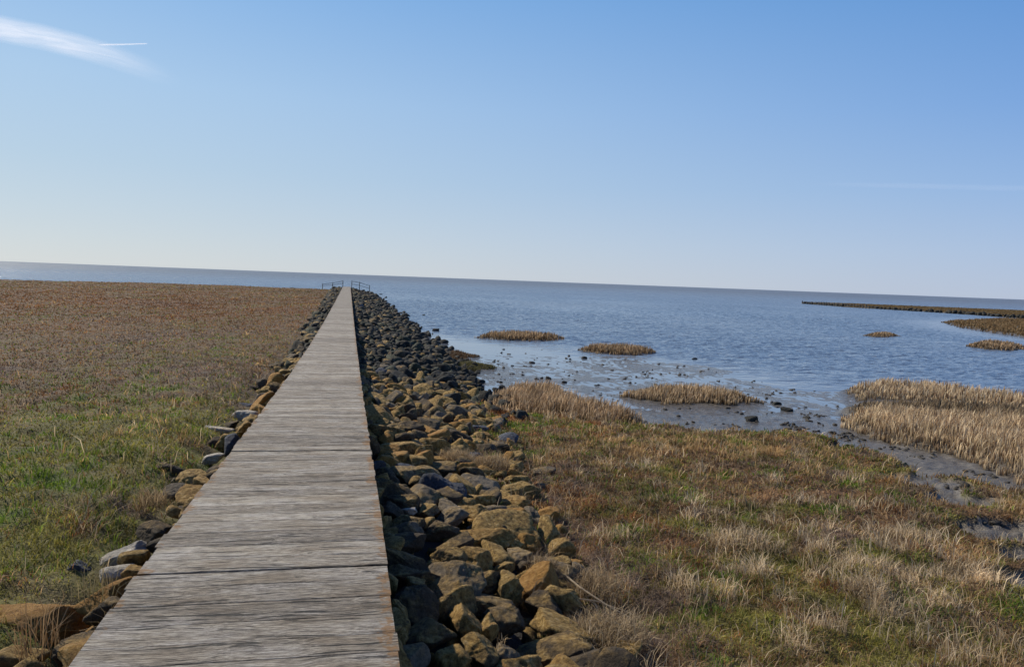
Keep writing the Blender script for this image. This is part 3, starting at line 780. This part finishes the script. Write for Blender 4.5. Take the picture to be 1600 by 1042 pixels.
# clods of mud along the channel (nobody could count them)
SV, SF, SC = [], [], []; off = 0
cp = [at(random.uniform(1150, 1620), random.uniform(640, 870), -1.5) for _ in range(5000)] + [at(random.uniform(760, 1345), random.uniform(545, 690), WATER) for _ in range(1500)]
cx = np.array([p[0] for p in cp]); cy = np.array([p[1] for p in cp])
ch = height(cx, cy)
ck_ = (poly_sd(FLAT, cx, cy) > .2) | (poly_sd(SOLID, cx, cy) > .1)
ck_ &= (poly_sd(REEDB, cx, cy) < -.35) & ((ch < np.interp(cy, [8, 14, 20], [-1.30, -1.46, -1.56])) | (bare(cx, cy) > .6))
ck_ &= (noise(cx * 1.1, cy * 1.1, 77) + .3 * noise(cx * 3, cy * 3, 78) > .12)
for _ in np.nonzero(ck_)[0][:1700]:
    x, y = cx[_], cy[_]
    h = max(float(ch[_]), WATER - .01)
    s = random.uniform(.02, .06) * (1 + max(0, y - 15) * .02); r = np.random.default_rng(int(_))
    V, Fc = protos[2][r.integers(0, 24)]
    SV.append((V * np.array([s * 1.4, s, s * .6])) @ rotm(r, .3).T + np.array([x, y, h + s * .1])); SF.append(Fc + off); SC.append(np.tile(np.array([[.085, .075, .06, -.4]]), (len(V), 1))); off += len(V)
link('mud_clods', mesh_np('mud_clods', np.concatenate(SV), [np.concatenate(SF)], np.concatenate(SC), smooth=True), M_rock, kind='stuff',
     label='lumpy clods of grey mud along the tidal channel', cat='mud')

# ------------------------------------------------------------------ blades
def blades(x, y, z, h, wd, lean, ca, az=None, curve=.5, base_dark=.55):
    n = len(x)
    az = rng.uniform(0, 2 * np.pi, n) if az is None else az
    la = az + rng.normal(0, .2, n)
    fa = rng.uniform(0, np.pi, n)
    dx, dy = np.cos(fa) * wd / 2, np.sin(fa) * wd / 2
    lx, ly = np.cos(la) * np.sin(lean), np.sin(la) * np.sin(lean); lz = np.cos(lean)
    m = .55
    mx, my, mz = x + lx * h * m * .7, y + ly * h * m * .7, z + lz * h * m * 1.05
    tx, ty, tz = x + lx * h * 1.15, y + ly * h * 1.15, z + lz * h * (1 - curve * .25)
    V = np.empty((n, 5, 3), np.float32)
    V[:, 0] = np.stack([x - dx, y - dy, z - .015], 1); V[:, 1] = np.stack([x + dx, y + dy, z - .015], 1)
    V[:, 2] = np.stack([mx - dx * .75, my - dy * .75, mz], 1); V[:, 3] = np.stack([mx + dx * .75, my + dy * .75, mz], 1)
    V[:, 4] = np.stack([tx, ty, tz], 1)
    Cc = np.ones((n, 5, 4), np.float32)
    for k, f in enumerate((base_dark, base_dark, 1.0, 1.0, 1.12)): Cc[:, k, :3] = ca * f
    b = np.arange(n)[:, None] * 5
    return V.reshape(-1, 3), b + np.array([[0, 1, 3, 2]]), b + np.array([[2, 3, 4]]), Cc.reshape(-1, 4)
def blade_obj(name, args_list, mat, **kw):
    V, Q, T, Cc = [], [], [], []; o = 0
    for a in args_list:
        v, q, t, c = blades(**a); V.append(v); Q.append(q + o); T.append(t + o); Cc.append(c); o += len(v)
    me = mesh_np(name, np.concatenate(V), [np.concatenate(Q), np.concatenate(T)], np.concatenate(Cc), smooth=True)
    return link(name, me, mat, **kw)

def scatter_polar(n, a0, a1, r0_, r1_, p):
    """n points, density falling with distance as r^-p"""
    u = rng.random(n); q = 2 - p
    r = (r0_ ** q + u * (r1_ ** q - r0_ ** q)) ** (1 / q) if abs(q) > 1e-6 else r0_ * (r1_ / r0_) ** u
    a = np.radians(rng.uniform(a0, a1, n))
    return r * np.sin(a), r * np.cos(a), r
def marsh_blades(x, y, r, z, hscale=1.0, wscale=1.0):
    w = mixture(x, y); cs = np.cumsum(w, 1); u = rng.random(len(x))[:, None]
    k = np.clip((u > cs).sum(1), 0, len(SN) - 1)
    H = np.array([SPEC[s][2] for s in SN])[k]; WD = np.array([SPEC[s][3] for s in SN])[k]; LN = np.array([SPEC[s][4] for s in SN])[k]
    t = np.clip(rng.normal(.45, .33, len(x)) * 1.0, 0, 1.3); t = (t + (.40 - t) * np.where(x < -.4, sstep(4, 16, r), sstep(7, 35, r)) * .75)[:, None]
    col = CA[k] * (1 - t) + CB[k] * t
    clump = 1 + 1.1 * fbm(x * 2.6, y * 2.6, 120) + .8 * fbm(x * 8, y * 8, 121)
    col = col * np.clip(.95 + .7 * fbm(x * 1.7, y * 1.7, 130) + .7 * fbm(x * 6, y * 6, 131), .35, 1.7)[:, None]
    col = col * np.clip(1 + .45 * fbm(x * .45, y * .3, 133) * sstep(4, 10, r) + .5 * fbm(x * .12, y * .05, 136) * sstep(15, 40, r), .5, 1.5)[:, None]
    h = H * np.clip(clump, .35, 2) * rng.uniform(.6, 1.35, len(x)) * hscale
    lean = np.abs(rng.normal(LN, .3, len(x)))
    wd = WD * np.maximum(.0042, .00095 * r) * rng.uniform(.6, 1.3, len(x)) * wscale
    h = h * np.interp(r, [0, 30, 120], [1, 1.05, 1.25])
    return dict(x=x, y=y, z=z, h=h, wd=wd, lean=np.clip(lean, 0, 1.4), ca=col)

# left marsh
x, y, r = scatter_polar(430000, -48, -.2, 3.0, 165, 1.75)
k = (x < XL - .12) & (y < marsh_edge(x) - 1.5)
x, y, r = x[k], y[k], r[k]
off = (XL - x) / leftw(y)
k = (off > 1.0 + .25 * fbm(x * 2, y * 2, 170)) | (rng.random(len(x)) < .28 * sstep(.35, 1.0, off)) 
x, y, r = x[k], y[k], r[k]
z = height(x, y)
lb = marsh_blades(x, y, r, z)
scrub = np.exp(-((XL - x - leftw(y) - .45) / .45) ** 2) * sstep(26, 10, y) * np.clip(.6 + 1.2 * fbm(x * 1.3, y * 1.3, 172), 0, 1.4)
lb['h'] = lb['h'] * (1 + .9 * scrub) * np.clip(1 + .9 * fbm(x * .8, y * .8, 173) * sstep(20, 8, r), .5, 1.8)
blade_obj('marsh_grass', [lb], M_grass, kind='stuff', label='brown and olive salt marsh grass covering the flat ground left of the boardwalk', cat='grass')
# right marsh
x, y, r = scatter_polar(620000, 3, 62, 3.0, 32, 1.55)
z = height(x, y)
sd = poly_sd(MARSH, x, y); bt = (x - XR) / bankw(y)
creep = (bt > .66 + rng.random(len(x)) * .45 - .25 * fbm(x * 1.6, y * 1.6, 175)) & (y < 19)
z = np.where(bt < 1.02, np.maximum(z, bank_top(x, y) - .03), z)
k = (sd > .02) & creep & (z > np.interp(y, [5, 10, 17, 30], [-1.10, -1.30, -1.46, -1.54])) & (bare(x, y) < rng.random(len(x)) * .7)
x, y, r, z = x[k], y[k], r[k], z[k]
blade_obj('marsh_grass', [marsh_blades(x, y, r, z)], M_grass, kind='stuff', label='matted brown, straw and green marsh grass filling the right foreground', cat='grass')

# reed patches: each its own thing
def in_poly(poly, n, margin=0.0, wob=.25):
    xs = [p[0] for p in poly]; ys = [p[1] for p in poly]
    x = rng.uniform(min(xs) - .3, max(xs) + .3, n); y = rng.uniform(min(ys) - .3, max(ys) + .3, n)
    s = poly_sd(poly, x, y) + fbm(x * 1.4, y * 1.4, 150) * wob
    k = s > margin
    return x[k], y[k], s[k]
def reed_blades(x, y, s, hh, tint=None, wmin=.006, ground=None):
    r = np.hypot(x, y); z = np.maximum(height(x, y), WATER - .02) if ground is None else ground
    n = len(x)
    ca = np.array([.16, .10, .055]); cb = np.array([.60, .45, .29])
    if tint is not None: ca, cb = np.array(tint[0]), np.array(tint[1])
    t = np.clip(rng.normal(.36, .38, n), 0, 1.2)[:, None]
    col = ca * (1 - t) + cb * t
    col *= np.clip(1 + .5 * fbm(x * 1.5, y * 1.5, 160), .5, 1.5)[:, None]
    h = hh * rng.uniform(.55, 1.2, n) * np.clip(1 + .45 * fbm(x * 1.2, y * 1.2, 165), .5, 1.5) * (.4 + .6 * sstep(0, .7, s))
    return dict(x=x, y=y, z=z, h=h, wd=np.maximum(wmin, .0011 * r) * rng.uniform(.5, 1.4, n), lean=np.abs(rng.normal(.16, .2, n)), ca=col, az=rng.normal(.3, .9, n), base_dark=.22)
def reed_thing(poly, n, hh, label, tint=None, wob=.5, name='reed_clump'):
    x, y, s = in_poly(poly, n, wob=wob)
    c = np.array([np.mean(x), np.mean(y)])
    a = reed_blades(x, y, s, hh, tint)
    o = blade_obj(name, [a], M_reed, label=label, cat='reeds', group='clumps of dry cordgrass standing in the shallows')
    return o
DK = ((.13, .08, .04), (.70, .49, .28))
reed_thing(I1, 4200, .36, 'long narrow brown reed islet farthest out beyond the mud, nearest the stone bank', DK)
reed_thing(I2, 4600, .34, 'olive-brown reed islet in open water above the calm shallow pool', DK)
reed_thing(I3, 8000, .40, 'tawny reed islet in the middle of the mud flat, beside the near marsh', ((.16, .10, .05), (.88, .66, .40)))
reed_thing(I4, 2500, .28, 'smallest reed islet, a low tuft far out in the bay', DK)
reed_thing(I5, 4500, .38, 'dark reed islet at the right edge of the photo below the far shore', DK)
reed_thing(I6, 5000, .22, 'low reddish-brown tuft strip at the foot of the dark stone bank', ((.10, .06, .035), (.2, .13, .07)))
reed_thing(I7, 6000, .22, 'low olive tuft strip just nearer than the reddish one by the stones', ((.08, .07, .03), (.17, .15, .06)))
PATCH = W([(752, 634), (790, 606), (870, 603), (905, 626), (1014, 657), (1006, 665), (930, 664), (840, 652), (780, 648)], -1.42)
reed_thing(PATCH, 15000, .40, 'tawny upright reed patch at the near shore touching the stone bank', ((.17, .10, .05), (.86, .63, .38)))
REED_BACK = W([(1322, 606), (1345, 622), (1450, 628), (1600, 640), (1900, 670), (2300, 700), (2100, 650), (1600, 622), (1450, 604), (1370, 599)], -1.50)
REED_FRONT = W([(1330, 650), (1318, 655), (1335, 666), (1400, 690), (1480, 710), (1530, 726), (1575, 750), (1650, 777), (1900, 830), (2200, 740), (1900, 705), (1600, 668), (1450, 655), (1380, 648)], -1.50)
GD = ((.24, .145, .08), (1.0, .79, .49))
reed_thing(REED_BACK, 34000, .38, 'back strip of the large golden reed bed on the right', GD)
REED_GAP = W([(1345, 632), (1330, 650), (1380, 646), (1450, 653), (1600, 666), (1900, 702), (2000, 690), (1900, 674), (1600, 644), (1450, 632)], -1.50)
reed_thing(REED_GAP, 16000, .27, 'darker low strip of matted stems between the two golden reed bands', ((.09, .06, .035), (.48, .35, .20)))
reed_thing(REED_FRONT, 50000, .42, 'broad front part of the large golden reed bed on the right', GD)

# far shore vegetation
x, y, s = in_poly(SHORE_FAR, 60000, wob=1.0)
k = np.abs(np.degrees(np.arctan2(x, y)) - 45) < 14; x, y, s = x[k], y[k], s[k]
blade_obj('shore_grass', [reed_blades(x, y, s, .35, ((.16, .09, .035), (.34, .23, .11)), wmin=.06)], M_reed, kind='stuff', label='tawny grass on the far shore at the right edge', cat='grass')
x, y, s = in_poly(SPIT, 120000, wob=1.5)
k = np.abs(np.degrees(np.arctan2(x, y)) - 45) < 18; x, y, s = x[k], y[k], s[k]
blade_obj('shore_grass', [reed_blades(x, y, s, .3, ((.14, .08, .03), (.26, .19, .09)), wmin=.10)], M_reed, kind='stuff', label='low brown grass along the farthest spit', cat='grass')
# stone groyne with timber stakes along the near side of the spit
gy_root = link('groyne', None, None, label='dark low stone and stake groyne edging the farthest spit', cat='groyne')
line = W([(1256, 474.5), (1330, 480), (1420, 485.5), (1500, 490.5), (1600, 497.5), (1760, 508)], WATER)
SV, SF, SC = [], [], []; off = 0; tot = 0
for (ax, ay), (bx, by) in zip(line[:-1], line[1:]):
    L_ = math.hypot(bx - ax, by - ay); n = int(L_ / .45)
    for k in range(n):
        u = (k + random.random()) / n
        s = random.uniform(.3, .62); r = np.random.default_rng(tot); tot += 1
        V, Fc = protos[2][r.integers(0, 24)]
        p = np.array([ax + (bx - ax) * u + random.gauss(0, .3), ay + (by - ay) * u + random.gauss(0, .5), WATER + random.uniform(.05, .3)])
        SV.append((V * s * np.array([1, 1, .8])) @ rotm(r, .5).T + p); SF.append(Fc + off); SC.append(rock_cols(V, 'k', r)); off += len(V)
link('stone_row', mesh_np('stone_row', np.concatenate(SV), [np.concatenate(SF)], np.concatenate(SC), smooth=True), M_rock, gy_root, kind='stuff')
(ax, ay), (bx, by) = line[0], line[1]
for k in range(26):
    u = k / 26 * 1.4
    x_, y_ = ax + (bx - ax) * u - .5, ay + (by - ay) * u
    cyl_obj('stake', (x_, y_, WATER - .3), (x_ + .05, y_, WATER + .75 + random.uniform(-.15, .15)), .16, .13, M_post, gy_root)

# ------------------------------------------------------------------ dead reed stalks and straw on the stones
def stalk(name, pts, r_, label, mat_, cat='reed stalk', group=None, col=(.5, .4, .27)):
    V, Q, o = [], [], 0; n = 6
    P_ = [np.array(p, float) for p in pts]; rings = []
    for i, p in enumerate(P_):
        d = P_[min(i + 1, len(P_) - 1)] - P_[max(i - 1, 0)]; d /= np.linalg.norm(d)
        a = np.cross(d, [0, 0, 1.0]); a /= np.linalg.norm(a) + 1e-9; b = np.cross(d, a)
        rr = r_ * (1 - .6 * i / len(P_))
        for t in range(n):
            th = t * 2 * np.pi / n; V.append(p + a * math.cos(th) * rr + b * math.sin(th) * rr)
    for i in range(len(P_) - 1):
        for t in range(n): Q.append((i * n + t, i * n + (t + 1) % n, (i + 1) * n + (t + 1) % n, (i + 1) * n + t))
    V = np.array(V); org = P_[0].copy()
    ob = link(name, mesh_np(name, V - org, [np.array(Q)], np.tile(np.array([[*col, 1]]), (len(V), 1)), smooth=True), mat_, label=label, cat=cat, group=group)
    ob.location = tuple(org); return ob
def bpt(px, py, dz): P_, _ = hit_bank(px, py); return P_ + np.array([0, 0, dz])
stalk('reed_stalk', [bpt(872, 900, .06), bpt(905, 930, .07), bpt(945, 955, .06), bpt(975, 968, .04), bpt(1000, 978, .02)], .010, 'long pale dry reed stalk lying off the rocks onto the grass', M_reed)
stalk('reed_stalk', [bpt(880, 940, .04), bpt(930, 948, .05), bpt(985, 965, .04), bpt(1012, 990, .03)], .006, 'thin curved dry reed stalk crossing below the long pale one', M_reed)
def straw_tuft(px, py, rad, n, hh, label, bank=True, lean=.9, name='straw_tuft', cols=((.20, .13, .06), (.72, .54, .32))):
    P_, d = (hit_bank if bank else hit_ground)(px, py)
    a = rng.uniform(0, 2 * np.pi, n); q = rad * np.sqrt(rng.random(n))
    t = np.clip(rng.normal(.4, .3, n), 0, 1.1)[:, None]
    g = dict(x=q * np.cos(a), y=q * np.sin(a), z=.05 * (1 - (q / rad) ** 2) + rng.uniform(-.02, .03, n), h=hh * rng.uniform(.5, 1.3, n), wd=rng.uniform(.003, .006, n), lean=np.clip(np.abs(rng.normal(lean, .35, n)), 0, 1.5),
             ca=np.array(cols[0]) * (1 - t) + np.array(cols[1]) * t)
    o = blade_obj(name, [g], M_reed, label=label, cat='dead grass', group='tufts of dead grass among the rocks'); o.location = tuple(P_ + np.array([0, 0, .02])); return o
straw_tuft(712, 722, .22, 900, .16, 'brown dead grass tuft caught on rocks in the middle of the right bank')
straw_tuft(765, 730, .28, 900, .18, 'pale straw strewn over rocks right of the brown tuft')
straw_tuft(925, 925, .26, 900, .17, 'tangled straw heap on the rocks beneath the long pale stalk')
straw_tuft(950, 1000, .28, 1000, .17, 'straw mat between the last rocks and the grass at bottom', cols=((.2, .14, .07), (.75, .58, .36)))
straw_tuft(845, 895, .12, 350, .14, 'small straw wisp wedged between rocks above the orange upright rock')
straw_tuft(782, 1018, .03, 26, .06, 'tiny pale spiky sprig in the dark gap between rocks', lean=.7)
straw_tuft(60, 1030, .13, 70, .30, 'tall dry grass stems in front of the big orange rock, bottom left corner', lean=.3, cols=((.26, .15, .07), (.46, .32, .18)))
straw_tuft(190, 1000, .12, 40, .26, 'thin arching stems between boardwalk edge and bottom left rocks', lean=.5, cols=((.26, .18, .09), (.46, .36, .2)))
straw_tuft(150, 940, .14, 60, .2, 'thin dry stems growing behind the big orange rock', lean=.4, cols=((.2, .17, .08), (.4, .32, .18)))
straw_tuft(238, 800, .14, 260, .22, 'pale stems leaning over the stones left of the planks', bank=True, lean=.6)

# ------------------------------------------------------------------ clouds
def ribbon(name, spine, half, z, mat, label, cat, fade=(0, .6), asym=1.0):
    n = 60; m = 12
    xs = [p[0] for p in spine]; ys = [p[1] for p in spine]
    V, Cc = [], []
    for i in range(n + 1):
        u = i / n; px = xs[0] + (xs[-1] - xs[0]) * u; py = np.interp(px, xs, ys); hw = np.interp(px, xs, half)
        for j in range(m + 1):
            v = j / m * 2 - 1
            p = at(px, py + v * hw, z)
            dn = (1 - v * v) ** 1.3 * (1 - sstep(fade[1], 1, u)) * (sstep(0, fade[0], u) if fade[0] > 0 else 1)
            V.append(p); Cc.append((dn, u, v, 1))
    i = np.arange(n)[:, None]; j = np.arange(m)[None, :]; a = i * (m + 1) + j
    Q = np.stack([a, a + 1, a + m + 2, a + m + 1], -1).reshape(-1, 4)
    V = np.array(V); org = V.mean(0)
    o = link(name, mesh_np(name, V - org, [Q], np.array(Cc), smooth=True), mat, label=label, cat=cat); o.location = tuple(org)
ribbon('cloud', [(-260, 30), (-60, 42), (0, 45), (60, 57), (120, 72), (180, 90), (235, 110), (290, 132)], [28, 26, 23, 22, 22, 21, 20, 9], 3500, mat_cloud(.72, .0016, 'cirrus'), 'soft white streak of cloud across the upper left sky', 'cloud')
ribbon('contrail', [(150, 70.5), (190, 70), (232, 68.6)], [1.6, 1.6, 1.0], 5200, mat_cloud(.8, .0008, 'vapour'), 'short thin white vapour trail beside the tip of the cloud streak', 'contrail', fade=(.15, .93))
ribbon('cloud', [(1230, 287), (1400, 290), (1700, 297)], [3, 5, 6], 4200, mat_cloud(.07, .0005, 'thin_cirrus'), 'very faint thin haze streak low in the right sky', 'cloud', fade=(.4, .98))

# ------------------------------------------------------------------ light, sky, camera
SUN_AZ, SUN_EL = R(-42), R(38)          # azimuth measured from +Y towards +X
wd_ = bpy.data.worlds.new('World'); bpy.context.scene.world = wd_; wd_.use_nodes = True
nt = wd_.node_tree; bg = nt.nodes['Background']
sky = nt.nodes.new('ShaderNodeTexSky'); sky.sky_type = 'NISHITA'; sky.sun_disc = False
sky.sun_elevation = SUN_EL; sky.sun_rotation = SUN_AZ; sky.altitude = 0; sky.air_density = 1.0; sky.dust_density = .3; sky.ozone_density = 3.0
def srgb(c): return tuple(((v / 255) / 12.92 if v <= 10 else ((v / 255 + .055) / 1.055) ** 2.4) for v in c) + (1,)
tc = nt.nodes.new('ShaderNodeTexCoord'); sp = nt.nodes.new('ShaderNodeSeparateXYZ'); nt.links.new(tc.outputs['Generated'], sp.inputs[0])
def skyramp(stops):
    r = nt.nodes.new('ShaderNodeValToRGB'); cr = r.color_ramp
    while len(cr.elements) < len(stops): cr.elements.new(.5)
    for e, (p, c) in zip(cr.elements, stops): e.position = p; e.color = srgb(c)
    nt.links.new(sp.outputs[2], r.inputs[0]); return r
away = skyramp([(0, (180, 194, 219)), (.05, (170, 192, 225)), (.12, (148, 182, 227)), (.21, (122, 166, 224)), (.34, (92, 148, 214)), (.6, (45, 88, 158)), (1, (26, 55, 112))])
tow = skyramp([(0, (207, 215, 219)), (.05, (197, 211, 222)), (.12, (184, 207, 226)), (.21, (174, 205, 234)), (.34, (140, 186, 234)), (.6, (80, 130, 195)), (1, (32, 66, 128))])
dt = nt.nodes.new('ShaderNodeVectorMath'); dt.operation = 'DOT_PRODUCT'; nt.links.new(tc.outputs['Generated'], dt.inputs[0])
dt.inputs[1].default_value = (math.sin(SUN_AZ), math.cos(SUN_AZ), 0)
mr_ = nt.nodes.new('ShaderNodeMapRange'); nt.links.new(dt.outputs['Value'], mr_.inputs['Value']); mr_.inputs['From Min'].default_value = .0; mr_.inputs['From Max'].default_value = .95
mh = nt.nodes.new('ShaderNodeMix'); mh.data_type = 'RGBA'; nt.links.new(mr_.outputs[0], mh.inputs[0]); nt.links.new(away.outputs[0], mh.inputs[6]); nt.links.new(tow.outputs[0], mh.inputs[7])
# haze near the horizon, in units of the sky texture (the background strength is .1)
hz = nt.nodes.new('ShaderNodeVectorMath'); hz.operation = 'SCALE'; nt.links.new(mh.outputs[2], hz.inputs[0]); hz.inputs['Scale'].default_value = 10.0
mf = nt.nodes.new('ShaderNodeMix'); mf.data_type = 'RGBA'; mf.inputs[0].default_value = .9; nt.links.new(sky.outputs[0], mf.inputs[6]); nt.links.new(hz.outputs[0], mf.inputs[7])
nt.links.new(mf.outputs[2], bg.inputs[0]); bg.inputs[1].default_value = .1
sd_ = bpy.data.lights.new('sun', 'SUN'); sd_.energy = 5.0; sd_.angle = R(.53); sd_.color = (1, .91, .76)
so = bpy.data.objects.new('sun', sd_); C.objects.link(so)
sdir = Vector((math.sin(SUN_AZ) * math.cos(SUN_EL), math.cos(SUN_AZ) * math.cos(SUN_EL), math.sin(SUN_EL)))
so.rotation_euler = sdir.to_track_quat('Z', 'Y').to_euler(); so.location = (0, 0, 30)

cd = bpy.data.cameras.new('camera'); cam = bpy.data.objects.new('camera', cd); C.objects.link(cam)
cd.sensor_width = 36; cd.lens = 36 * F / 1600; cd.clip_start = .05; cd.clip_end = 100000
mw = Matrix(((rt[0], up[0], -fw[0], 0), (rt[1], up[1], -fw[1], 0), (rt[2], up[2], -fw[2], CAMZ), (0, 0, 0, 1)))
cam.matrix_world = mw
sc = bpy.context.scene; sc.camera = cam
sc.view_settings.view_transform = 'Standard'; sc.view_settings.look = 'None'; sc.view_settings.exposure = 0; sc.view_settings.gamma = 1
sc.cycles.max_bounces = 6; sc.cycles.transparent_max_bounces = 12
